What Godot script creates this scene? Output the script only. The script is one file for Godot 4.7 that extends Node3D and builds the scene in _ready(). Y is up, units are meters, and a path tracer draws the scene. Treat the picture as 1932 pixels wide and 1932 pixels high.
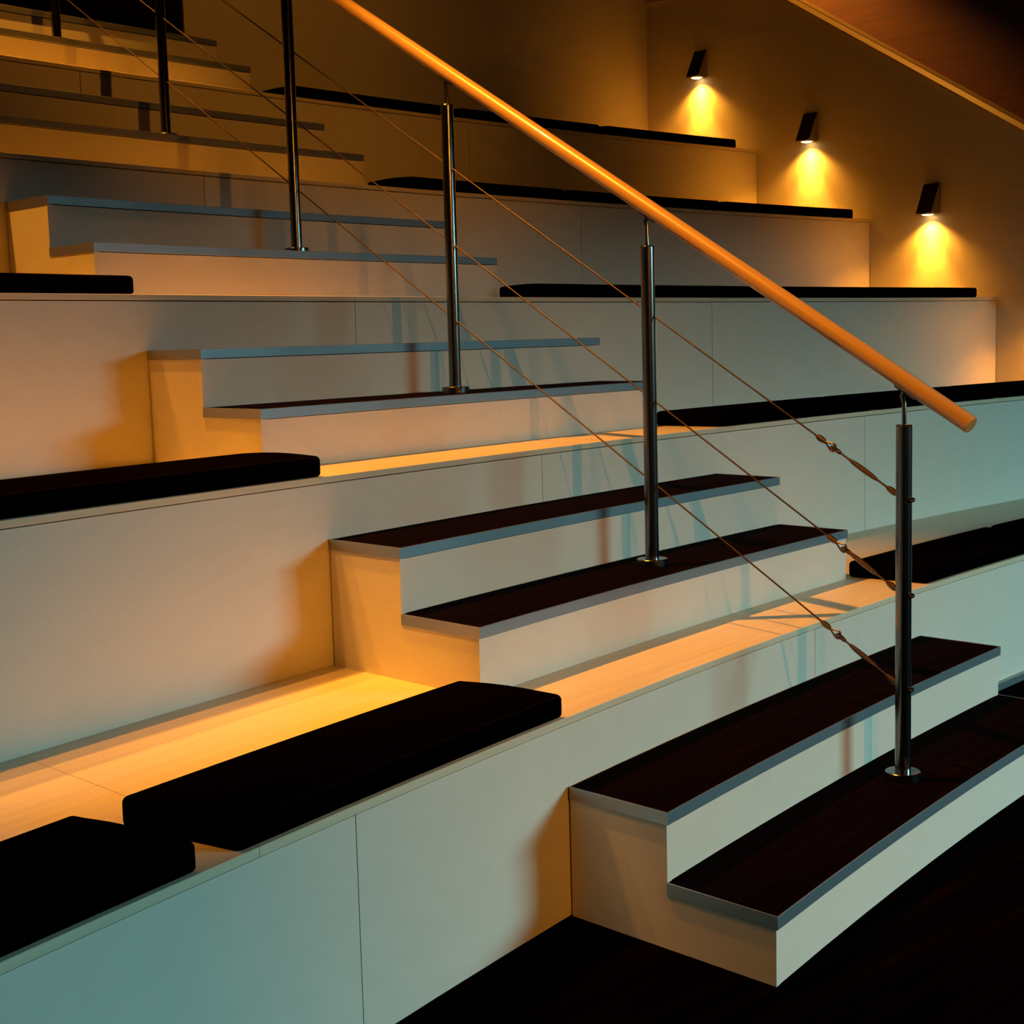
extends Node3D
# Tiered lecture hall: five curved seat tiers, a flight of steps up the middle with a cable railing,
# a raked parapet with wedge-shaped wall lamps, daylight from a window beyond the parapet.
# x runs along the tiers, y is up, z points from the back wall towards the stage; metres.

const CENTRE_X := 3.0284          # the tiers are arcs about (CENTRE_X, RADIUS)
const RADIUS := 19.925
const DEPTH := 0.7464             # depth of a tier
const RISE_FIRST := 0.415
const RISE := 0.45
const STEP_A := 0.2471            # going of the lower and of the upper step
const STEP_B := 0.2533
const STAIR_L := -0.4505
const STAIR_R := 1.3068
const WALL_X := 4.645
const BACK_Z := -3.745
const LEFT_X := -5.6
const RIGHT_X := 6.2
const FRONT_Z := 7.2
const CEIL_Y := 5.3
const WIN_X0 := 2.5
const WIN_X1 := 6.1
const WIN_Y0 := 2.0
const WIN_Y1 := 3.7
const BEAM_Z := 4.2
const BEAM_Y := 1.98

const E_DAY := 92.0
const E_S1 := 12.0
const E_S2 := 31.0
const E_S3 := 14.0
const E_F1 := 5.2
const E_F2 := 7.5
const E_WALL := 1.2
const E_PASS := 4.0
const E_WASH := 48.0
const E_F3 := 2.4
const E_S4 := 21.0
const EXPOSURE := 1.0

var org := Vector3.ZERO
var mats := {}
var used := {}

func _ready() -> void:
	setup_camera()
	setup_light()
	make_materials()
	build_room()
	for i in range(1, 6):
		build_tier(i)
	for i in range(1, 7):
		build_steps(i)
	build_railing()
	build_cushions()
	build_wall_lamps()
	build_ceiling_spots()

# ---------------------------------------------------------------- camera, sky, exposure
func setup_camera() -> void:
	var a := deg_to_rad(-44.4433)
	var p := deg_to_rad(6.6461)
	var r := deg_to_rad(1.5354)
	var right := Vector3(cos(a), 0, -sin(a))
	var back := Vector3(sin(a), 0, cos(a))
	var up := Vector3.UP * cos(p) - back * sin(p)
	back = Vector3.UP * sin(p) + back * cos(p)
	var rx := right * cos(r) - up * sin(r)
	var uy := right * sin(r) + up * cos(r)
	var cam := Camera3D.new()
	cam.name = "camera"
	cam.transform = Transform3D(Basis(rx, uy, back), Vector3(-2.5716, 1.1737, 2.3268))
	cam.fov = rad_to_deg(2.0 * atan(966.0 / 2817.35))
	cam.near = 0.05
	cam.far = 100.0
	add_child(cam)
	cam.current = true

func setup_light() -> void:
	var sky_mat := ProceduralSkyMaterial.new()
	sky_mat.sky_top_color = Color(0.36, 0.60, 0.80)
	sky_mat.sky_horizon_color = Color(0.66, 0.82, 0.90)
	sky_mat.ground_bottom_color = Color(0.20, 0.22, 0.22)
	sky_mat.ground_horizon_color = Color(0.50, 0.58, 0.60)
	sky_mat.sun_angle_max = 0.0
	sky_mat.energy_multiplier = 1.0
	var sky := Sky.new()
	sky.sky_material = sky_mat
	var env := Environment.new()
	env.background_mode = Environment.BG_SKY
	env.sky = sky
	env.tonemap_mode = Environment.TONE_MAPPER_LINEAR
	env.tonemap_exposure = EXPOSURE
	env.sdfgi_enabled = true
	env.ssao_enabled = true
	env.ssil_enabled = true
	var we := WorldEnvironment.new()
	we.name = "environment"
	we.environment = env
	add_child(we)
	# daylight through the big window beyond the parapet
	var day := AreaLight3D.new()
	day.name = "window_daylight"
	day.area_size = Vector2(3.5, 1.6)
	day.light_color = lin(0.32, 0.76, 0.87)
	day.light_energy = E_DAY
	day.area_range = 30.0
	day.shadow_enabled = true
	add_child(day)
	day.look_at_from_position(Vector3(0.5 * (WIN_X0 + WIN_X1), 2.85, FRONT_Z - 0.02), Vector3(0.5 * (WIN_X0 + WIN_X1), 2.85, 0), Vector3.UP)

# ---------------------------------------------------------------- helpers
func lin(r: float, g: float, b: float) -> Color:
	return Color(r, g, b).linear_to_srgb()

func noise_tex(w: int, h: int, seed_: int, fx: float, fy: float, lo: float, hi: float, tint := Color.WHITE, oct := 4, power := 1.0) -> ImageTexture:
	var n := FastNoiseLite.new()
	n.seed = seed_
	n.noise_type = FastNoiseLite.TYPE_SIMPLEX_SMOOTH
	n.frequency = 1.0
	n.fractal_octaves = oct
	var im := Image.create(w, h, true, Image.FORMAT_RGB8)
	# wrapped on a torus so the pattern has no seam
	for y in h:
		for x in w:
			var u := TAU * x / w
			var v := TAU * y / h
			var k := n.get_noise_3d(cos(u) * fx + 7.3 * sin(v) * fy * 0.3, sin(u) * fx + sin(v) * fy, cos(v) * fy)
			k = clampf(k * 0.5 + 0.5, 0.0, 1.0)
			k = pow(k, power)
			var f := lerpf(lo, hi, k)
			im.set_pixel(x, y, Color(clampf(f * tint.r, 0, 1), clampf(f * tint.g, 0, 1), clampf(f * tint.b, 0, 1)))
	im.generate_mipmaps()
	return ImageTexture.create_from_image(im)

func bump_tex(w: int, seed_: int, f: float, strength: float) -> ImageTexture:
	var n := FastNoiseLite.new()
	n.seed = seed_
	n.frequency = f
	n.fractal_octaves = 3
	var im := n.get_seamless_image(w, w)
	im.convert(Image.FORMAT_RGBA8)
	im.bump_map_to_normal_map(strength)
	im.generate_mipmaps()
	return ImageTexture.create_from_image(im)

func plain(c: Color, rough: float, spec := 0.5, metal := 0.0) -> StandardMaterial3D:
	var m := StandardMaterial3D.new()
	m.albedo_color = c
	m.roughness = rough
	m.metallic_specular = spec
	m.metallic = metal
	return m

func make_materials() -> void:
	var mottle := noise_tex(256, 256, 11, 2.2, 2.2, 0.965, 1.0)
	var fine := bump_tex(256, 5, 0.09, 2.0)
	var m := plain(lin(0.66, 0.61, 0.49), 0.42, 0.35)
	m.albedo_texture = mottle
	m.uv1_triplanar = true
	m.uv1_world_triplanar = true
	m.uv1_scale = Vector3(0.7, 0.7, 0.7)
	mats.laminate = m
	m = plain(lin(0.68, 0.58, 0.40), 0.40, 0.35)
	m.albedo_texture = noise_tex(256, 256, 23, 0.5, 5.0, 0.90, 1.0)
	m.uv1_scale = Vector3(0.5, 1.2, 1)
	mats.seat = m
	m = plain(lin(0.60, 0.56, 0.47), 0.85, 0.2)
	m.albedo_texture = mottle
	m.uv1_triplanar = true
	m.uv1_world_triplanar = true
	m.uv1_scale = Vector3(0.4, 0.4, 0.4)
	m.normal_enabled = true
	m.normal_texture = fine
	m.normal_scale = 0.03
	mats.paint = m
	m = plain(lin(1, 1, 1), 0.7, 0.04)
	m.albedo_texture = noise_tex(512, 256, 31, 0.5, 9.0, 0.02, 0.13, Color(0.75, 0.20, 0.16), 5, 1.8)
	m.uv1_scale = Vector3(0.7, 1.6, 1)
	mats.tread = m
	m = plain(lin(1, 1, 1), 0.7, 0.03)
	m.albedo_texture = noise_tex(512, 256, 37, 0.5, 8.0, 0.006, 0.12, Color(0.75, 0.18, 0.14), 5, 3.0)
	m.uv1_triplanar = true
	m.uv1_world_triplanar = true
	m.uv1_scale = Vector3(0.35, 0.35, 0.35)
	mats.floor = m
	m = plain(lin(0.0012, 0.0006, 0.0006), 0.95, 0.0)
	m.normal_enabled = true
	m.normal_texture = bump_tex(256, 9, 0.2, 4.0)
	m.normal_scale = 0.5
	m.uv1_triplanar = true
	m.uv1_scale = Vector3(9, 9, 9)
	mats.fabric = m
	mats.piping = plain(lin(0.006, 0.0015, 0.0015), 0.8, 0.05)
	mats.alu = plain(lin(0.38, 0.39, 0.39), 0.45, 0.5, 1.0)
	mats.steel = plain(lin(0.18, 0.175, 0.17), 0.20, 0.5, 1.0)
	mats.fitting = plain(lin(0.22, 0.14, 0.10), 0.35, 0.5, 1.0)
	mats.wire = plain(lin(0.075, 0.050, 0.040), 0.45, 0.5, 1.0)
	m = plain(lin(0.62, 0.36, 0.13), 0.32, 0.5)
	m.albedo_texture = noise_tex(512, 128, 41, 0.4, 4.0, 0.86, 1.0)
	m.clearcoat_enabled = true
	m.clearcoat = 0.8
	m.clearcoat_roughness = 0.05
	mats.rail = m
	mats.bronze = plain(lin(0.030, 0.012, 0.010), 0.55, 0.3, 0.3)
	mats.lampside = plain(lin(0.26, 0.23, 0.16), 0.6, 0.3, 0.2)
	mats.chrome = plain(lin(0.75, 0.68, 0.50), 0.18, 0.5, 1.0)
	mats.black = plain(lin(0.003, 0.003, 0.003), 0.95, 0.05)
	m = plain(lin(0.10, 0.024, 0.010), 0.6, 0.3)
	m.albedo_texture = noise_tex(256, 256, 47, 0.6, 6.0, 0.7, 1.0)
	m.uv1_triplanar = true
	m.uv1_world_triplanar = true
	m.uv1_scale = Vector3(0.5, 0.5, 0.5)
	mats.redwood = m
	mats.cap = plain(lin(0.62, 0.46, 0.28), 0.45, 0.4)
	mats.frame = plain(lin(0.25, 0.26, 0.27), 0.5, 0.5, 0.6)
	var g := plain(Color(0.9, 0.96, 1.0, 0.12), 0.02, 0.5)
	g.transparency = BaseMaterial3D.TRANSPARENCY_ALPHA
	mats.glass = g
	var e := plain(lin(1.0, 0.85, 0.5), 0.5)
	e.emission_enabled = true
	e.emission = lin(1.0, 0.72, 0.30)
	e.emission_energy_multiplier = 6.0
	mats.glow = e


func begin() -> SurfaceTool:
	var st := SurfaceTool.new()
	st.begin(Mesh.PRIMITIVE_TRIANGLES)
	return st

func tri(st: SurfaceTool, p: Array, n: Array, u: Array) -> void:
	var c: Vector3 = (p[1] - p[0]).cross(p[2] - p[0])
	if c.length_squared() < 1e-16:
		return
	var order := [0, 1, 2]
	if c.dot(n[0] + n[1] + n[2]) > 0.0:      # front faces run clockwise
		order = [0, 2, 1]
	for k in order:
		st.set_normal(n[k])
		st.set_uv(u[k])
		st.add_vertex(p[k] - org)

func quad(st: SurfaceTool, a: Vector3, b: Vector3, c: Vector3, d: Vector3, na: Vector3, nb: Vector3, nc: Vector3, nd: Vector3, ua: Vector2, ub: Vector2, uc: Vector2, ud: Vector2) -> void:
	tri(st, [a, b, c], [na, nb, nc], [ua, ub, uc])
	tri(st, [a, c, d], [na, nc, nd], [ua, uc, ud])

func arc_z(off: float, x: float) -> float:
	var rr := RADIUS + off
	return RADIUS - sqrt(rr * rr - (x - CENTRE_X) * (x - CENTRE_X))

func arc_point(off: float, y: float, t: float, polar: bool) -> Vector3:
	if polar:     # t is an angle about the centre of the arcs
		return Vector3(CENTRE_X + (RADIUS + off) * sin(t), y, RADIUS - (RADIUS + off) * cos(t))
	return Vector3(t, y, arc_z(off, t))

func angle_at(x: float, off: float) -> float:
	return asin((x - CENTRE_X) / (RADIUS + off))

func radial(off: float, t: float, polar: bool) -> Vector3:
	var a := t if polar else angle_at(t, off)
	return Vector3(sin(a), 0, -cos(a))

# sweeps a closed profile (offset from the first tier's front, height) along the arcs
func sweep(st: SurfaceTool, prof: PackedVector2Array, ts: Array, polar: bool, ends := true) -> void:
	var cnt := prof.size()
	var area := 0.0
	for k in cnt:
		var a2 := prof[k]
		var b2 := prof[(k + 1) % cnt]
		area += a2.x * b2.y - b2.x * a2.y
	var sgn := 1.0 if area > 0 else -1.0
	for j in ts.size() - 1:
		var t0: float = ts[j]
		var t1: float = ts[j + 1]
		var run := 0.0
		for k in cnt:
			var a := prof[k]
			var b := prof[(k + 1) % cnt]
			var ed := b - a
			var len_ := ed.length()
			var n2 := Vector2(ed.y, -ed.x).normalized() * sgn
			var p00 := arc_point(a.x, a.y, t0, polar)
			var p01 := arc_point(b.x, b.y, t0, polar)
			var p10 := arc_point(a.x, a.y, t1, polar)
			var p11 := arc_point(b.x, b.y, t1, polar)
			var n0 := (radial(a.x, t0, polar) * n2.x + Vector3.UP * n2.y).normalized()
			var n1 := (radial(a.x, t1, polar) * n2.x + Vector3.UP * n2.y).normalized()
			quad(st, p00, p10, p11, p01, n0, n1, n1, n0, Vector2(p00.x, run), Vector2(p10.x, run), Vector2(p11.x, run + len_), Vector2(p01.x, run + len_))
			run += len_
	if ends:
		var idx := Geometry2D.triangulate_polygon(prof)
		for side in 2:
			var t: float = ts[0] if side == 0 else ts[ts.size() - 1]
			var mid := radial(prof[0].x, t, polar)
			var n := Vector3(-mid.z, 0, mid.x) if polar else Vector3.RIGHT
			if n.x < 0:
				n = -n
			if side == 0:
				n = -n
			for k in range(0, idx.size(), 3):
				var pp := []
				var uu := []
				for m in 3:
					var v := prof[idx[k + m]]
					pp.append(arc_point(v.x, v.y, t, polar))
					uu.append(Vector2(v.x, v.y))
				tri(st, pp, [n, n, n], uu)

func span(a: float, b: float, step: float) -> Array:
	var n := maxi(1, int(ceil(absf(b - a) / step)))
	var r := []
	for k in n + 1:
		r.append(lerpf(a, b, float(k) / n))
	return r

func rect(o0: float, o1: float, y0: float, y1: float, c := 0.0) -> PackedVector2Array:
	if c <= 0.0:
		return PackedVector2Array([Vector2(o0, y0), Vector2(o1, y0), Vector2(o1, y1), Vector2(o0, y1)])
	return PackedVector2Array([Vector2(o0 + c, y0), Vector2(o1 - c, y0), Vector2(o1, y0 + c), Vector2(o1, y1 - c), Vector2(o1 - c, y1), Vector2(o0 + c, y1), Vector2(o0, y1 - c), Vector2(o0, y0 + c)])

func box(st: SurfaceTool, a: Vector3, b: Vector3, bevel := 0.0) -> void:
	var c := (a + b) * 0.5
	var h := (b - a).abs() * 0.5
	var e := minf(bevel, minf(h.x, minf(h.y, h.z)) * 0.9)
	var axes := [Vector3.RIGHT, Vector3.UP, Vector3.BACK]
	for k in 3:
		var n: Vector3 = axes[k]
		var s: Vector3 = axes[(k + 1) % 3]
		var t: Vector3 = axes[(k + 2) % 3]
		var hn := h.dot(n)
		var hs := h.dot(s) - e
		var ht := h.dot(t) - e
		for g in [-1.0, 1.0]:
			var o: Vector3 = c + n * hn * g
			quad(st, o - s * hs - t * ht, o + s * hs - t * ht, o + s * hs + t * ht, o - s * hs + t * ht, n * g, n * g, n * g, n * g, Vector2(-hs, -ht), Vector2(hs, -ht), Vector2(hs, ht), Vector2(-hs, ht))
		if e > 0.0:
			var hs2 := h.dot(s)
			for g in [-1.0, 1.0]:
				for f in [-1.0, 1.0]:
					var p1: Vector3 = c + n * hn * g + s * (hs2 - e) * f
					var p2: Vector3 = c + n * (hn - e) * g + s * hs2 * f
					var nn: Vector3 = (n * g + s * f).normalized()
					quad(st, p1 - t * ht, p2 - t * ht, p2 + t * ht, p1 + t * ht, nn, nn, nn, nn, Vector2.ZERO, Vector2(0, e), Vector2(ht, e), Vector2(ht, 0))
	if e > 0.0:
		for sx in [-1.0, 1.0]:
			for sy in [-1.0, 1.0]:
				for sz in [-1.0, 1.0]:
					var q := Vector3(sx, sy, sz)
					var n := q.normalized()
					tri(st, [c + q * (h - Vector3(0, e, e)), c + q * (h - Vector3(e, 0, e)), c + q * (h - Vector3(e, e, 0))], [n, n, n], [Vector2.ZERO, Vector2.ZERO, Vector2.ZERO])

# a tube along a polyline, radius may change from point to point
func tube(st: SurfaceTool, pts: Array, radii: Array, seg := 16, caps := true, closed := false) -> void:
	var n := pts.size()
	var rings := []
	var norms := []
	var lens := [0.0]
	for k in range(1, n):
		lens.append(lens[k - 1] + (pts[k] - pts[k - 1]).length())
	var side := Vector3.ZERO
	for k in n:
		var dirv: Vector3
		if closed:
			dirv = (pts[(k + 1) % (n - 1)] - pts[(k + n - 2) % (n - 1)]).normalized()
		elif k == 0:
			dirv = (pts[1] - pts[0]).normalized()
		elif k == n - 1:
			dirv = (pts[n - 1] - pts[n - 2]).normalized()
		else:
			dirv = ((pts[k + 1] - pts[k]).normalized() + (pts[k] - pts[k - 1]).normalized()).normalized()
		if side == Vector3.ZERO:
			side = dirv.cross(Vector3.UP if absf(dirv.y) < 0.9 else Vector3.RIGHT).normalized()
		side = (side - dirv * side.dot(dirv)).normalized()
		var up2: Vector3 = dirv.cross(side).normalized()
		var ring := []
		var nr := []
		for m in seg + 1:
			var a := TAU * m / seg
			var v := side * cos(a) + up2 * sin(a)
			nr.append(v)
			ring.append(pts[k] + v * float(radii[k]))
		rings.append(ring)
		norms.append(nr)
	for k in n - 1:
		for m in seg:
			quad(st, rings[k][m], rings[k + 1][m], rings[k + 1][m + 1], rings[k][m + 1], norms[k][m], norms[k + 1][m], norms[k + 1][m + 1], norms[k][m + 1], Vector2(lens[k], float(m) / seg), Vector2(lens[k + 1], float(m) / seg), Vector2(lens[k + 1], float(m + 1) / seg), Vector2(lens[k], float(m + 1) / seg))
	if caps and not closed:
		for e in 2:
			var k := 0 if e == 0 else n - 1
			var dirv: Vector3 = (pts[0] - pts[1]).normalized() if e == 0 else (pts[n - 1] - pts[n - 2]).normalized()
			for m in seg:
				tri(st, [pts[k], rings[k][m], rings[k][m + 1]], [dirv, dirv, dirv], [Vector2.ZERO, Vector2(0.01, 0), Vector2(0, 0.01)])

# turned shape: profile of (radius, height) pairs round a vertical axis, sharp between pairs
func lathe(st: SurfaceTool, at: Vector3, prof: Array, seg := 32) -> void:
	for k in prof.size() - 1:
		var a: Vector2 = prof[k]
		var b: Vector2 = prof[k + 1]
		var n2 := Vector2(b.y - a.y, a.x - b.x).normalized()
		for m in seg:
			var c0 := Vector3(cos(TAU * m / seg), 0, sin(TAU * m / seg))
			var c1 := Vector3(cos(TAU * (m + 1) / seg), 0, sin(TAU * (m + 1) / seg))
			var n0 := c0 * n2.x + Vector3.UP * n2.y
			var n1 := c1 * n2.x + Vector3.UP * n2.y
			quad(st, at + c0 * a.x + Vector3.UP * a.y, at + c1 * a.x + Vector3.UP * a.y, at + c1 * b.x + Vector3.UP * b.y, at + c0 * b.x + Vector3.UP * b.y, n0, n1, n1, n0, Vector2(float(m) / seg, a.y), Vector2(float(m + 1) / seg, a.y), Vector2(float(m + 1) / seg, b.y), Vector2(float(m) / seg, b.y))

func numbered(called: String) -> String:
	var n: int = used.get(called, 0)
	used[called] = n + 1
	return called if n == 0 else "%s_%03d" % [called, n]

func thing(called: String, label: String, category: String, at: Vector3, group := "") -> Node3D:
	var o := Node3D.new()
	o.name = numbered(called)
	o.position = at
	o.set_meta("label", label)
	o.set_meta("category", category)
	if group != "":
		o.set_meta("group", group)
	add_child(o)
	org = at
	return o

func part(st: SurfaceTool, called: String, mat: Material, parent: Node) -> MeshInstance3D:
	var o := MeshInstance3D.new()
	o.name = called
	o.mesh = st.commit()
	o.material_override = mat
	parent.add_child(o, true)
	return o

func structure(st: SurfaceTool, called: String, mat: Material, label: String) -> MeshInstance3D:
	var o := part(st, called, mat, self)
	o.set_meta("kind", "structure")
	o.set_meta("label", label)
	return o

func tier_top(i: int) -> float:
	return 0.0 if i <= 0 else RISE_FIRST + (i - 1) * RISE

# ---------------------------------------------------------------- the room
func build_room() -> void:
	org = Vector3.ZERO
	var st := begin()
	box(st, Vector3(LEFT_X - 0.2, -0.2, -6.2), Vector3(RIGHT_X + 0.2, 0, FRONT_Z + 0.2))
	structure(st, "floor", mats.floor, "very dark wooden hall floor in front of the tiers")
	st = begin()
	box(st, Vector3(LEFT_X - 0.2, CEIL_Y, -6.2), Vector3(RIGHT_X + 0.2, CEIL_Y + 0.2, FRONT_Z + 0.2))
	structure(st, "ceiling", mats.redwood, "dark red-brown ceiling over the hall")
	# back wall with the dark doorway at the head of the stairs
	var dl := -0.46
	var dr := 1.357
	st = begin()
	box(st, Vector3(LEFT_X, 0, BACK_Z - 0.2), Vector3(dl, CEIL_Y, BACK_Z))
	box(st, Vector3(dr, 0, BACK_Z - 0.2), Vector3(WALL_X + 0.12, CEIL_Y, BACK_Z))
	box(st, Vector3(dl, 4.75, BACK_Z - 0.2), Vector3(dr, CEIL_Y, BACK_Z))
	box(st, Vector3(dl, 0, BACK_Z - 0.2), Vector3(dr, 2.40, BACK_Z))
	structure(st, "wall_back", mats.paint, "dim cream back wall behind the topmost tier")
	st = begin()
	box(st, Vector3(dl + 0.007, 2.41, BACK_Z - 0.19), Vector3(dr - 0.007, 2.665, BACK_Z - 0.004))
	box(st, Vector3(dl + 0.007, 2.60, BACK_Z - 6.19), Vector3(dr - 0.007, 2.665, BACK_Z - 0.19))
	structure(st, "floor_landing", mats.tread, "dark wooden landing inside the doorway")
	st = begin()
	box(st, Vector3(dl - 0.1, 2.60, BACK_Z - 6.2), Vector3(dl, 4.85, BACK_Z - 0.2))
	box(st, Vector3(dr, 2.60, BACK_Z - 6.2), Vector3(dr + 0.1, 4.85, BACK_Z - 0.2))
	box(st, Vector3(dl, 4.75, BACK_Z - 6.2), Vector3(dr, 4.85, BACK_Z - 0.2))
	box(st, Vector3(dl - 0.1, 2.60, BACK_Z - 6.3), Vector3(dr + 0.1, 4.85, BACK_Z - 6.2))
	for x in [dl, dr - 0.006]:
		box(st, Vector3(x, 2.40, BACK_Z - 0.2), Vector3(x + 0.006, 4.75, BACK_Z - 0.002))
	box(st, Vector3(dl, 4.744, BACK_Z - 0.2), Vector3(dr, 4.75, BACK_Z - 0.002))
	structure(st, "door_1", mats.redwood, "unlit doorway and dark wooden corridor at the head of the stairs")
	# raked parapet that closes the tiers on the right
	st = begin()
	var prof := PackedVector2Array([Vector2(BACK_Z, 0), Vector2(0.95, 0), Vector2(0.95, 3.16 - 0.619 * (0.95 + 2.97)), Vector2(-2.97, 3.16), Vector2(BACK_Z, 3.16)])
	extrude_x(st, prof, WALL_X, WALL_X + 0.12)
	structure(st, "wall_side", mats.paint, "cream raked side wall that carries the wedge lamps")
	st = begin()
	var s := 0.619
	prof = PackedVector2Array([Vector2(BACK_Z, 3.16), Vector2(-2.97, 3.16), Vector2(0.96, 3.16 - s * (0.96 + 2.97)), Vector2(0.96, 3.198 - s * (0.96 + 2.97)), Vector2(-2.958, 3.198), Vector2(BACK_Z, 3.198)])
	extrude_x(st, prof, WALL_X + 0.012, WALL_X + 0.134)
	# eased upper edge towards the seats
	for k in 2:
		var za := BACK_Z if k == 0 else -2.964
		var zb := -2.964 if k == 0 else 0.96
		var ya := 3.16
		var yb := 3.16 if k == 0 else 3.16 - s * (0.96 + 2.97)
		var lo0 := Vector3(WALL_X - 0.014, ya, za)
		var lo1 := Vector3(WALL_X - 0.014, yb, zb)
		var up := Vector3.UP
		var lft := Vector3.LEFT
		var ch := (Vector3.UP + Vector3.LEFT).normalized()
		var z2 := Vector2.ZERO
		quad(st, lo0, lo1, lo1 + up * 0.012, lo0 + up * 0.012, lft, lft, lft, lft, z2, z2, z2, z2)
		quad(st, lo0 + up * 0.012, lo1 + up * 0.012, lo1 + Vector3(0.026, 0.038, 0), lo0 + Vector3(0.026, 0.038, 0), ch, ch, ch, ch, z2, z2, z2, z2)
		quad(st, lo0, lo1, lo1 - lft * 0.02, lo0 - lft * 0.02, -up, -up, -up, -up, z2, z2, z2, z2)
	structure(st, "trim_1", mats.cap, "pale wooden cap running down the raked side wall")
	# outer walls
	st = begin()
	box(st, Vector3(LEFT_X - 0.2, 0, -6.2), Vector3(LEFT_X, CEIL_Y, FRONT_Z + 0.2))
	structure(st, "wall_left", mats.redwood, "dark wooden left wall of the hall")
	st = begin()
	box(st, Vector3(WALL_X + 0.12, 0, -6.2), Vector3(RIGHT_X, CEIL_Y, -6.0))
	structure(st, "wall_passage", mats.redwood, "dark red wooden end wall of the side passage")
	st = begin()
	box(st, Vector3(RIGHT_X, 0, -6.2), Vector3(RIGHT_X + 0.2, CEIL_Y, FRONT_Z + 0.2))
	structure(st, "wall_right", mats.redwood, "dark red wooden wall beyond the raked side wall")
	st = begin()
	box(st, Vector3(LEFT_X, 0, FRONT_Z), Vector3(WIN_X0, CEIL_Y, FRONT_Z + 0.2))
	box(st, Vector3(WIN_X1, 0, FRONT_Z), Vector3(RIGHT_X, CEIL_Y, FRONT_Z + 0.2))
	box(st, Vector3(WIN_X0, 0, FRONT_Z), Vector3(WIN_X1, WIN_Y0, FRONT_Z + 0.2))
	box(st, Vector3(WIN_X0, WIN_Y1, FRONT_Z), Vector3(WIN_X1, CEIL_Y, FRONT_Z + 0.2))
	structure(st, "wall_front", mats.redwood, "dark wooden wall at the stage end")
	st = begin()
	for k in 4:
		var x := lerpf(WIN_X0 + 0.03, WIN_X1 - 0.03, k / 3.0)
		box(st, Vector3(x - 0.03, WIN_Y0, FRONT_Z + 0.06), Vector3(x + 0.03, WIN_Y1, FRONT_Z + 0.12))
	for y in [WIN_Y0 + 0.03, WIN_Y1 - 0.03]:
		box(st, Vector3(WIN_X0, y - 0.03, FRONT_Z + 0.06), Vector3(WIN_X1, y + 0.03, FRONT_Z + 0.12))
	var w := structure(st, "window_1", mats.frame, "high grey framed window at the stage end")
	for k in 3:
		st = begin()
		box(st, Vector3(lerpf(WIN_X0, WIN_X1, k / 3.0) + 0.05, WIN_Y0 + 0.05, FRONT_Z + 0.085), Vector3(lerpf(WIN_X0, WIN_X1, (k + 1) / 3.0) - 0.05, WIN_Y1 - 0.05, FRONT_Z + 0.091))
		part(st, "pane", mats.glass, w)
	# deep beam across the hall in front of the stage
	st = begin()
	box(st, Vector3(LEFT_X, BEAM_Y, BEAM_Z), Vector3(RIGHT_X, CEIL_Y, BEAM_Z + 0.25))
	structure(st, "trim_2", mats.redwood, "deep dark beam hanging across the hall before the stage")
	# grey skirting at the foot of the lowest tier, right of the steps
	st = begin()
	sweep(st, rect(-0.016, 0.003, 0.0, 0.024, 0.002), span(STAIR_R + 0.004, WALL_X - 0.003, 0.2), false)
	structure(st, "baseboard_right", mats.alu, "grey metal skirting at the foot of the lowest tier")
	# platform behind the topmost tier, left of the stairs
	st = begin()
	box(st, Vector3(LEFT_X, 2.10, BACK_Z), Vector3(STAIR_L - 0.01, 2.19, -2.3))
	structure(st, "floor_upper", mats.seat, "pale platform behind the topmost tier")

func extrude_x(st: SurfaceTool, prof: PackedVector2Array, x0: float, x1: float) -> void:
	var cnt := prof.size()
	var area := 0.0
	for k in cnt:
		area += prof[k].cross(prof[(k + 1) % cnt])
	var sgn := 1.0 if area > 0 else -1.0
	for k in cnt:
		var a := prof[k]
		var b := prof[(k + 1) % cnt]
		var ed := (b - a).normalized() * sgn
		var n := Vector3(0, -ed.x, ed.y)
		quad(st, Vector3(x0, a.y, a.x), Vector3(x1, a.y, a.x), Vector3(x1, b.y, b.x), Vector3(x0, b.y, b.x), n, n, n, n, Vector2(0, 0), Vector2(x1 - x0, 0), Vector2(x1 - x0, 1), Vector2(0, 1))
	var idx := Geometry2D.triangulate_polygon(prof)
	for side in 2:
		var x := x0 if side == 0 else x1
		var n := Vector3.LEFT if side == 0 else Vector3.RIGHT
		for k in range(0, idx.size(), 3):
			var pp := []
			var uu := []
			for m in 3:
				var v := prof[idx[k + m]]
				pp.append(Vector3(x, v.y, v.x))
				uu.append(v)
			tri(st, pp, [n, n, n], uu)

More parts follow.
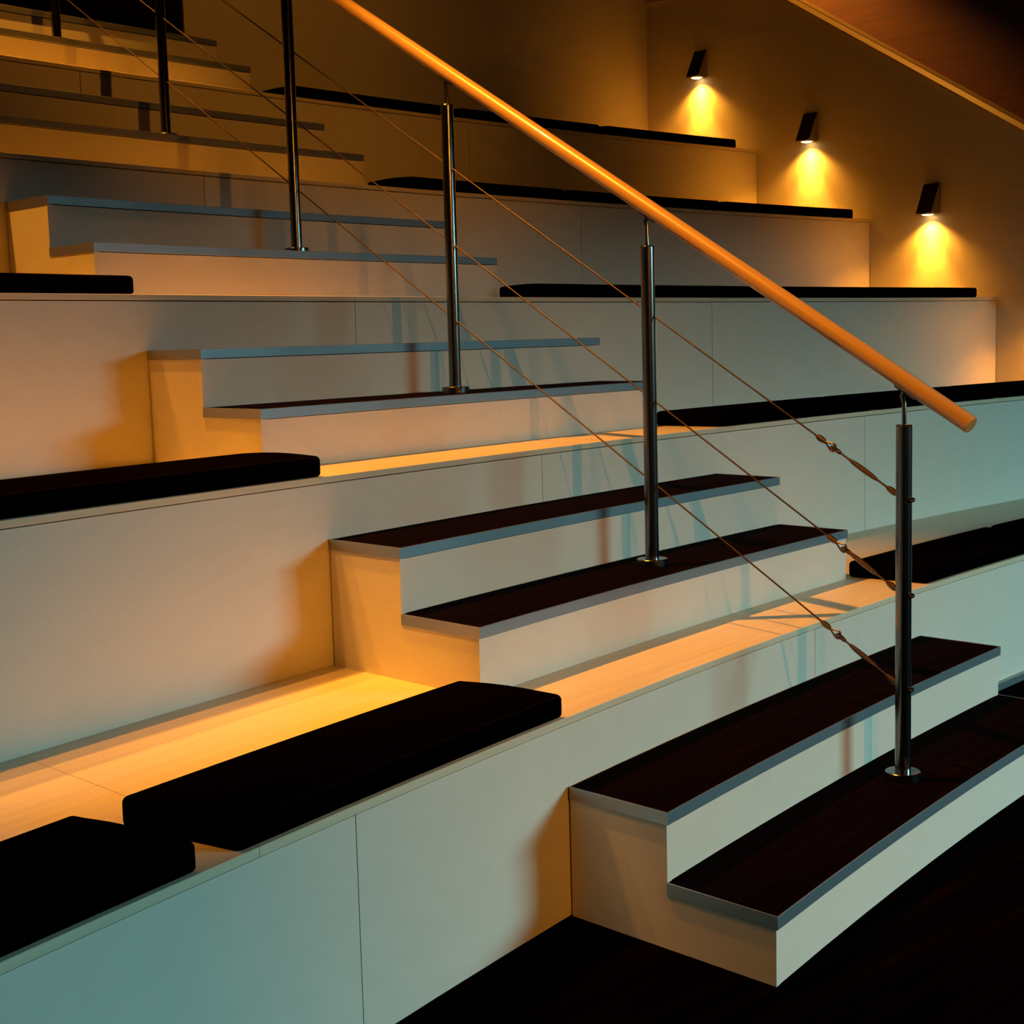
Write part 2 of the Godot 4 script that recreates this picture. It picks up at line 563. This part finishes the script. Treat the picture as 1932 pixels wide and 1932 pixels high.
# ---------------------------------------------------------------- seat tiers
func build_tier(i: int) -> void:
	var off := (i - 1) * DEPTH
	var y := tier_top(i)
	var y0 := tier_top(i - 1)
	var words := ["", "lowest curved cream seat tier, its front rising from the dark floor", "curved cream seat tier, second above the floor", "curved cream seat tier, middle one of the five", "curved cream seat tier, second below the back wall", "topmost curved cream seat tier against the back wall"]
	var t := thing("seating_tier", words[i], "seating tier", Vector3(CENTRE_X, y0, arc_z(off, CENTRE_X)), "curved seat tiers")
	var joints := [
		[],
		[-4.6, -2.85, -1.0885, 0.674, 2.42],
		[-3.4, -1.5, 0.405, 2.299],
		[-3.5, -1.6, 0.358, 2.344],
		[-3.6, -1.7, 0.324, 2.379],
		[-3.7, -1.8, 0.3005, 2.4125]]
	var boards := [[], [-3.2, -1.317, 0.95, 2.9], [-1.5, 0.41, 2.35], [-1.6, 0.36, 2.40], [-1.7, 0.33, 2.43], [-1.8, 0.30, 2.46]]
	var gap := 0.0012
	# front panels, a hair behind the board's edge
	var xs: Array = [LEFT_X + 0.004] + joints[i] + [WALL_X - 0.0015]
	for k in xs.size() - 1:
		var st := begin()
		sweep(st, rect(off + 0.004, off + 0.020, y0, y - 0.0185, 0.0008), span(xs[k] + gap, xs[k + 1] - gap, 0.22), false)
		part(st, "front_panel", mats.laminate, t)
	# seat boards
	var o1 := off + DEPTH + 0.006
	if i == 5:
		o1 += 0.004
	xs = [LEFT_X + 0.004] + boards[i] + [WALL_X - 0.0015]
	for k in xs.size() - 1:
		var st := begin()
		sweep(st, rect(off, o1, y - 0.016, y, 0.0012), span(xs[k] + gap * 0.5, xs[k + 1] - gap * 0.5, 0.22), false)
		part(st, "seat_board", mats.seat, t)

# ---------------------------------------------------------------- steps between the tiers
func build_steps(i: int) -> void:
	var off := (i - 1) * DEPTH
	var b := tier_top(i - 1)
	var h1 := b + (0.1326 if i == 1 else 0.1522)
	var h2 := b + (0.2713 if i == 1 else 0.3015)
	var oa := off - STEP_B - STEP_A
	var ob := off - STEP_B
	var oe := off - 0.001
	if i == 6:
		oe = off + 0.05
	var words := ["", "pair of wide steps standing on the dark floor", "pair of wide steps standing on the lowest tier", "pair of wide steps standing on the second tier", "pair of wide steps standing on the middle tier", "pair of wide steps standing on the fourth tier", "pair of wide steps leading up into the dark doorway"]
	var t := thing("step_unit", words[i] + ", dark treads edged with metal", "steps", Vector3(0.43, b, arc_z(ob, 0.43)), "steps up the aisle")
	var xl := STAIR_L
	var xr := STAIR_R
	var tk := 0.0247      # height of the metal edge
	var steps := [[oa, ob, b, h1], [ob, oe, h1, h2]]
	for k in 2:
		var o0: float = steps[k][0]
		var o1: float = steps[k][1]
		var ya: float = steps[k][2]
		var yb: float = steps[k][3]
		var st := begin()
		sweep(st, rect(o0 + 0.005, o0 + 0.020, ya, yb - tk - 0.0015, 0.0006), span(xl + 0.0188, xr - 0.0188, 0.2), false)
		part(st, "riser", mats.laminate, t)
		st = begin()
		sweep(st, rect(o0 + 0.0032, o1 + (0.0045 if k == 0 else 0.0), yb - tk, yb - 0.0006, 0.0), span(xl + 0.0032, xr - 0.0032, 0.2), false)
		part(st, "tread", mats.tread, t)
		st = begin()
		sweep(st, rect(o0, o0 + 0.003, yb - tk, yb + 0.0004, 0.0008), span(xl, xr, 0.2), false)
		part(st, "front_edge_strip", mats.alu, t)
		for x in [xl, xr - 0.003]:
			st = begin()
			sweep(st, rect(o0 + 0.003, o1 + (0.0045 if k == 0 else 0.0), yb - tk, yb + 0.0004, 0.0), [x, x + 0.003], false)
			part(st, "side_edge_strip", mats.alu, t)
	for x in [xl + 0.003, xr - 0.019]:
		var st := begin()
		var prof := PackedVector2Array([Vector2(oa + 0.005, b), Vector2(oe, b), Vector2(oe, h2 - tk - 0.0004), Vector2(ob + 0.005, h2 - tk - 0.0004), Vector2(ob + 0.005, h1 - tk - 0.0004), Vector2(oa + 0.005, h1 - tk - 0.0004)])
		sweep(st, prof, [x, x + 0.016], false)
		part(st, "side_panel", mats.laminate, t)

# ---------------------------------------------------------------- railing
func post_base(i: int) -> Vector3:
	var off := (i - 1) * DEPTH - STEP_B - STEP_A
	var z := -off + 0.0407
	return Vector3(0.4273 + 0.0041 * z, tier_top(i - 1) + (0.1326 if i == 1 else 0.1522), z)

func rail_y(z: float) -> float:
	return 0.957 - 0.5955 * (z - 0.706)

func on_rail(z: float) -> Vector3:
	return Vector3(0.4273 + 0.0041 * z, rail_y(z), z)

func build_railing() -> void:
	var t := thing("stair_railing", "steel cable railing with a round wooden handrail down the middle of the steps", "railing", post_base(1))
	var down := (on_rail(0.0) - on_rail(-1.0)).normalized()
	# handrail with a slightly eased end
	var st := begin()
	var e := on_rail(0.706)
	tube(st, [on_rail(-3.42), e - down * 0.004, e - down * 0.0008, e], [0.0205, 0.0205, 0.0193, 0.0178], 40)
	part(st, "handrail", mats.rail, t)
	for i in range(1, 7):
		var p := post_base(i)
		st = begin()
		var h := 0.8335
		if i == 1:
			h = 0.823
		lathe(st, p, [Vector2(0.0181, 0.012), Vector2(0.0181, h - 0.003), Vector2(0.0165, h), Vector2(0.0, h)], 40)
		var post := part(st, "post", mats.steel, t)
		st = begin()
		lathe(st, p, [Vector2(0.0405, 0.0), Vector2(0.0405, 0.0165), Vector2(0.0390, 0.018), Vector2(0.0, 0.018)], 48)
		part(st, "base_flange", mats.steel, post)
		# bent rod and saddle plate under the handrail
		var top := p + Vector3.UP * h
		var under := on_rail(p.z + 0.012)
		var nrm := down.cross(Vector3.RIGHT).normalized()
		if nrm.y > 0:
			nrm = -nrm
		var seat := under + nrm * 0.0225
		st = begin()
		tube(st, [top, top + Vector3.UP * (seat.y - top.y - 0.026), seat + nrm * 0.010, seat], [0.0052, 0.0052, 0.0058, 0.0065], 14)
		part(st, "support_rod", mats.steel, post)
		st = begin()
		for k in 2:
			var g := 1.0 if k == 0 else -1.0
			tube(st, [seat - nrm * 0.001, seat + down * g * 0.026 - nrm * 0.001, seat + down * g * 0.030 - nrm * 0.0015], [0.0042, 0.0042, 0.0028], 12)
		part(st, "saddle_plate", mats.steel, post)
	# three tensioned cables
	var heights := [0.6535, 0.4335, 0.2140]
	var p1 := post_base(1)
	var p6 := post_base(6)
	var starts := [0.237, 0.203, 0.222]
	for k in 3:
		var low: Vector3 = p1 + Vector3(0, heights[k] + 0.016, -0.029)
		var dirv: Vector3 = Vector3(0.0041, -0.597, 1.0).normalized()
		var len_up: float = (low.z - p6.z) / dirv.z
		var top_end: Vector3 = low - dirv * len_up
		st = begin()
		var s0: float = starts[k]
		tube(st, [top_end, low - dirv * s0], [0.0023, 0.0023], 8)
		var cab := part(st, "cable", mats.wire, t)
		# pressed ferrule
		st = begin()
		var f: Vector3 = low - dirv * s0
		tube(st, [f - dirv * 0.002, f + dirv * 0.004, f + dirv * 0.012, f + dirv * 0.022, f + dirv * 0.028], [0.0035, 0.0062, 0.0076, 0.0062, 0.0040], 12)
		part(st, "ferrule", mats.fitting, cab)
		# thimble loop, lying in the plane of the railing
		var side := dirv.cross(Vector3.RIGHT).normalized()
		var l0: Vector3 = f + dirv * 0.026
		st = begin()
		var loop := []
		var rad := []
		for m in 25:
			var a := float(m) / 24.0
			var w := sin(a * PI) * 0.0 + 0.0
			var lx := 0.0
			if a < 0.3:
				lx = a / 0.3 * 0.024
				w = a / 0.3 * 0.0095
			elif a > 0.7:
				lx = (1.0 - a) / 0.3 * 0.024
				w = -(1.0 - a) / 0.3 * 0.0095
			else:
				var b := (a - 0.3) / 0.4 * PI
				lx = 0.024 + sin(b) * 0.0105
				w = cos(b) * 0.0095
			loop.append(l0 + dirv * lx + side * w)
			rad.append(0.0022)
		tube(st, loop, rad, 8)
		part(st, "thimble_loop", mats.fitting, cab)
		# fork with its pin through the loop
		st = begin()
		var pin: Vector3 = l0 + dirv * 0.027
		tube(st, [pin - Vector3.RIGHT * 0.008, pin + Vector3.RIGHT * 0.008], [0.0056, 0.0056], 14)
		for g in [-1.0, 1.0]:
			tube(st, [pin + Vector3.RIGHT * 0.0055 * g - dirv * 0.004, pin + Vector3.RIGHT * 0.0055 * g + dirv * 0.010, pin + dirv * 0.018], [0.0028, 0.0032, 0.0032], 8)
		tube(st, [pin + dirv * 0.014, pin + dirv * 0.022], [0.0055, 0.0045], 12)
		part(st, "fork", mats.fitting, cab)
		# threaded rod, turnbuckle sleeve, lower rod
		st = begin()
		tube(st, [pin + dirv * 0.018, low - dirv * 0.012], [0.0024, 0.0024], 10)
		part(st, "threaded_rod", mats.fitting, cab)
		st = begin()
		var b1: Vector3 = low - dirv * 0.047
		var b0: Vector3 = low - dirv * 0.131
		tube(st, [b0, b0 + dirv * 0.005, b0 + dirv * 0.014, b0 + dirv * 0.042, b0 + dirv * 0.070, b0 + dirv * 0.079, b1], [0.0036, 0.0044, 0.0056, 0.0066, 0.0056, 0.0044, 0.0036], 16)
		part(st, "turnbuckle", mats.fitting, cab)
		# eye and bolt through the post
		st = begin()
		tube(st, [low - dirv * 0.018, low - dirv * 0.012, low - dirv * 0.002, low + dirv * 0.005, low + dirv * 0.008], [0.0036, 0.0060, 0.0080, 0.0066, 0.002], 14)
		var bolt: Vector3 = p1 + Vector3.UP * (heights[k] - 0.001)
		tube(st, [bolt + Vector3(0, 0.012, -0.029), bolt + Vector3.BACK * 0.024], [0.0042, 0.0042], 12)
		tube(st, [bolt + Vector3.BACK * 0.0185, bolt + Vector3.BACK * 0.024, bolt + Vector3.BACK * 0.027], [0.0062, 0.0062, 0.0040], 6)
		part(st, "end_bolt", mats.fitting, cab)

# ---------------------------------------------------------------- cushions
func rounded(o0: float, o1: float, y0: float, y1: float, r: float, crown: float) -> PackedVector2Array:
	var out := PackedVector2Array()
	var cs := [Vector2(o1 - r, y0 + r), Vector2(o1 - r, y1 - r), Vector2(o0 + r, y1 - r), Vector2(o0 + r, y0 + r)]
	for k in 4:
		for m in 5:
			var a := -PI / 2 + k * PI / 2 + m * PI / 8
			var v: Vector2 = cs[k] + Vector2(cos(a), sin(a)) * r
			out.append(v)
		if k == 1:      # slightly crowned top
			for m in range(1, 6):
				var t := m / 6.0
				out.append(Vector2(lerpf(o1 - r, o0 + r, t), y1 + crown * sin(t * PI)))
	return out

func cushion(x0: float, x1: float, tier: int, label: String, group: String, seed_: int) -> void:
	var off := (tier - 1) * DEPTH
	var y := tier_top(tier)
	var mid := (x0 + x1) * 0.5
	var t := thing("seat_cushion", label, "cushion", Vector3(mid, y, arc_z(off + 0.13, mid)), group)
	var o0 := off + 0.004
	var o1 := off + 0.268
	var hh := 0.049
	var r := 0.012
	var a0 := angle_at(x0, off)
	var a1 := angle_at(x1, off)
	var rng := RandomNumberGenerator.new()
	rng.seed = seed_
	var st := begin()
	# sections along the cushion: rounded off towards both ends
	var secs := []
	for m in 6:
		var th := m / 5.0 * PI / 2
		secs.append([a0 + r * (1 - sin(th)) * 0.0 + r * (1 - cos(th)) / RADIUS, r * (1 - sin(th))])
	var inner := span(a0 + 0.05 / RADIUS, a1 - 0.05 / RADIUS, 0.004)
	for a in inner:
		secs.append([a, 0.0])
	for m in 6:
		var th := PI / 2 - m / 5.0 * PI / 2
		secs.append([a1 - r * (1 - cos(th)) / RADIUS, r * (1 - sin(th))])
	var rings := []
	for s in secs:
		var ins: float = s[1]
		var rr := maxf(r - ins, 0.0008)
		var bulge := 0.004 + rng.randf() * 0.0012
		var pr := rounded(o0 + ins, o1 - ins, y + ins * 0.4, y + hh - ins, rr, bulge if ins == 0.0 else 0.001)
		var ring := []
		for v in pr:
			ring.append(arc_point(v.x, v.y, s[0], true))
		rings.append(ring)
	var cnt: int = rings[0].size()
	st.set_smooth_group(0)
	for j in rings.size() - 1:
		for k in cnt:
			var k2 := (k + 1) % cnt
			var c4 := [rings[j][k], rings[j + 1][k], rings[j + 1][k2], rings[j][k2]]
			for f in [[0, 1, 2], [0, 2, 3]]:
				for m in f:
					st.set_uv(Vector2(c4[m].x, float(k) / cnt))
					st.add_vertex(c4[m] - org)
	for e in 2:
		var ring: Array = rings[0] if e == 0 else rings[rings.size() - 1]
		var c := Vector3.ZERO
		for v in ring:
			c += v
		c /= cnt
		for k in cnt:
			var f: Array = [c, ring[(k + 1) % cnt], ring[k]] if e == 1 else [c, ring[k], ring[(k + 1) % cnt]]
			for v in f:
				st.set_uv(Vector2(v.x, v.z))
				st.add_vertex(v - org)
	st.generate_normals()
	part(st, "cover", mats.fabric, t)
	# welted seam along the upper front edge
	st = begin()
	var pts := []
	var rads := []
	for a in span(a0 + r / RADIUS, a1 - r / RADIUS, 0.004):
		pts.append(arc_point(o0 + 0.0035, y + hh - 0.0035, a, true))
		rads.append(0.0016)
	tube(st, pts, rads, 6)
	part(st, "piping", mats.piping, t)

func build_cushions() -> void:
	var ord := ["", "lowest tier", "second tier", "middle tier", "fourth tier", "topmost tier"]
	cushion(-2.42, -1.437, 1, "black seat cushion on the lowest tier, one gap away from the steps", "black seat cushions", 3)
	cushion(-1.348, -0.455, 1, "black seat cushion on the lowest tier, lying left of the steps beside a gap", "black seat cushions", 4)
	cushion(-1.52, -0.457, 2, "black seat cushion on the second tier, left of the railing", "black seat cushions", 5)
	cushion(-1.55, -0.475, 3, "black seat cushion on the middle tier, left of the railing", "black seat cushions", 6)
	var ends := [[], [1.368, 2.31, 2.362, 3.40, 3.46, 4.47], [1.352, 2.36, 2.42, 3.33, 3.39, 4.47], [1.352, 2.274, 2.330, 3.377, 3.433, 4.472], [1.352, 2.269, 2.330, 3.391, 3.450, 4.504], [1.352, 2.320, 2.375, 3.359, 3.415, 4.470]]
	var where := ["beside the steps", "middle of three", "last before the wall lamps"]
	for i in range(1, 6):
		for k in 3:
			cushion(ends[i][k * 2], ends[i][k * 2 + 1], i, "black cushion on the %s, right of the railing, %s" % [ord[i], where[k]], "black seat cushions", 10 + i * 3 + k)

# ---------------------------------------------------------------- wall lamps
func build_wall_lamps() -> void:
	var zs := [-3.285, -2.515, -1.762, -1.012]
	var ys := [2.832, 2.378, 1.921, 1.467, 1.012]
	var over := ["topmost tier", "fourth tier", "middle tier", "second tier", "lowest tier"]
	for k in 4:
		var wdt := 0.090
		var hgt := 0.156
		var prot := 0.088
		var base := Vector3(WALL_X, ys[k] - hgt, zs[k] - wdt * 0.5)
		var t := thing("wall_lamp", "dark bronze wedge-shaped wall lamp shining down on the %s" % over[k], "wall lamp", base, "wedge wall lamps")
		var st := begin()
		var x0 := WALL_X
		var zl := base.z - wdt * 0.5
		var zr := base.z + wdt * 0.5
		var yb := base.y
		var yt := base.y + hgt
		# wedge: flush with the wall at the top, thick at the bottom
		var A := Vector3(x0, yt, zl)
		var B := Vector3(x0, yt, zr)
		var A2 := Vector3(x0 - 0.006, yt, zl)
		var B2 := Vector3(x0 - 0.006, yt, zr)
		var C := Vector3(x0 - prot, yb, zr)
		var D := Vector3(x0 - prot, yb, zl)
		var E := Vector3(x0, yb, zr)
		var F := Vector3(x0, yb, zl)
		var nf := Vector3(-hgt, prot - 0.006, 0).normalized()
		var z2 := Vector2.ZERO
		quad(st, A2, B2, C, D, nf, nf, nf, nf, z2, z2, z2, z2)
		quad(st, A, B, B2, A2, Vector3.UP, Vector3.UP, Vector3.UP, Vector3.UP, z2, z2, z2, z2)
		part(st, "front_plate", mats.bronze, t)
		st = begin()
		quad(st, B, E, C, B2, Vector3.BACK, Vector3.BACK, Vector3.BACK, Vector3.BACK, z2, z2, z2, z2)
		part(st, "side_plate", mats.lampside, t)
		st = begin()
		quad(st, A, F, D, A2, Vector3.FORWARD, Vector3.FORWARD, Vector3.FORWARD, Vector3.FORWARD, z2, z2, z2, z2)
		part(st, "side_plate", mats.lampside, t)
		st = begin()
		quad(st, C, D, F, E, Vector3.DOWN, Vector3.DOWN, Vector3.DOWN, Vector3.DOWN, z2, z2, z2, z2)
		part(st, "bottom_plate", mats.bronze, t)
		st = begin()
		var c := Vector3(x0 - prot * 0.5, yb, base.z)
		lathe(st, c, [Vector2(0.033, -0.0005), Vector2(0.040, -0.0005), Vector2(0.040, -0.005), Vector2(0.036, -0.006), Vector2(0.033, -0.0005)], 28)
		part(st, "lamp_ring", mats.chrome, t)
		st = begin()
		lathe(st, c, [Vector2(0.0, -0.011), Vector2(0.014, -0.0105), Vector2(0.026, -0.008), Vector2(0.033, -0.003), Vector2(0.033, -0.001), Vector2(0.0, -0.001)], 14)
		part(st, "lamp_lens", mats.glow, t)
		for beam in [[64.0, 0.50, 0.7], [30.0, 1.3, 1.0]]:
			var l := SpotLight3D.new()
			l.name = "lamp_beam"
			l.light_color = lin(1.0, 0.37, 0.03)
			l.light_energy = E_WALL * beam[1]
			l.light_size = 0.02
			l.spot_range = 15.0
			l.spot_angle = beam[0]
			l.spot_angle_attenuation = beam[2]
			l.shadow_enabled = true
			t.add_child(l, true)
			l.position = c - base + Vector3(0, -0.018, 0)
			l.rotation_degrees = Vector3(-90, 0, 0)

# ---------------------------------------------------------------- spotlights in the ceiling and at the stage end
func spot_fixture(at: Vector3, aim: Vector3, angle: float, energy: float, label: String, group: String) -> void:
	var t := thing("ceiling_spotlight", label, "spotlight", at, group)
	var d := (aim - at).normalized()
	var st := begin()
	tube(st, [at - d * 0.18, at - d * 0.17, at - d * 0.005, at], [0.045, 0.055, 0.055, 0.050], 24)
	part(st, "housing", mats.black, t)
	st = begin()
	tube(st, [at - d * 0.10, Vector3(at.x - d.x * 0.10, CEIL_Y, at.z - d.z * 0.10)], [0.012, 0.012], 10)
	part(st, "stem", mats.black, t)
	st = begin()
	tube(st, [at, at + d * 0.003], [0.046, 0.046], 10)
	part(st, "lamp_lens", mats.glow, t)
	var l := SpotLight3D.new()
	l.name = "spot_beam"
	l.light_color = lin(1.0, 0.365, 0.03)
	l.light_energy = energy
	l.light_size = 0.02
	l.spot_range = 20.0
	l.spot_angle = angle
	l.spot_angle_attenuation = 1.0
	l.shadow_enabled = true
	t.add_child(l)
	l.look_at_from_position(at + d * 0.012, aim, Vector3.UP if absf(d.y) < 0.95 else Vector3.BACK)

func build_ceiling_spots() -> void:
	var g := "ceiling spotlights over the seats"
	spot_fixture(Vector3(-1.90, 4.4, -0.55), Vector3(-1.08, 0.5, -0.42), 14.0, E_S1, "black ceiling spotlight aimed at the lowest tier, nearest the stage", g)
	spot_fixture(Vector3(-1.80, 4.4, -0.95), Vector3(-1.08, 0.5, -0.42), 14.0, E_S1, "black ceiling spotlight aimed at the lowest tier, middle of three", g)
	spot_fixture(Vector3(-1.70, 4.4, -1.50), Vector3(-1.08, 0.5, -0.42), 14.0, E_S1, "black ceiling spotlight aimed at the lowest tier, nearest the back wall", g)
	spot_fixture(Vector3(-0.75, 4.4, -1.25), Vector3(0.35, 0.5, -0.40), 24, E_S2, "black ceiling spotlight aimed at the foot of the railing", g)
	spot_fixture(Vector3(-2.0, 4.6, -2.0), Vector3(-0.45, 1.5, -1.75), 13, E_S3, "black ceiling spotlight aimed at the fourth tier", g)
	spot_fixture(Vector3(-0.1, 4.9, -2.9), Vector3(0.3, 2.2, -2.9), 21, E_S4, "black ceiling spotlight above the head of the stairs", g)
	var s := "spotlights at the stage end"
	spot_fixture(Vector3(-1.10, 2.5, 4.05), Vector3(0.55, 0.30, 0.2), 27, E_F1, "black spotlight at the stage end, aimed at the lowest steps", s)
	spot_fixture(Vector3(-1.95, 2.5, 4.05), Vector3(0.6, 0.5, -0.1), 24, E_F3, "black spotlight at the stage end, farthest from the window", s)
	spot_fixture(Vector3(0.45, 3.1, 4.05), Vector3(1.2, 2.6, -3.5), 15.5, E_F2, "black spotlight at the stage end aimed at the top of the stairs", s)
	# wall washer in the side passage
	spot_fixture(Vector3(RIGHT_X - 0.35, 4.6, -4.6), Vector3(RIGHT_X, 3.15, -3.45), 19, E_WASH, "black spotlight washing the red wooden wall of the side passage", s)
	spot_fixture(Vector3(WALL_X + 0.35, 4.9, -2.9), Vector3(WALL_X + 0.1, 2.7, -2.3), 24, E_PASS, "black spotlight above the pale cap of the side wall", s)
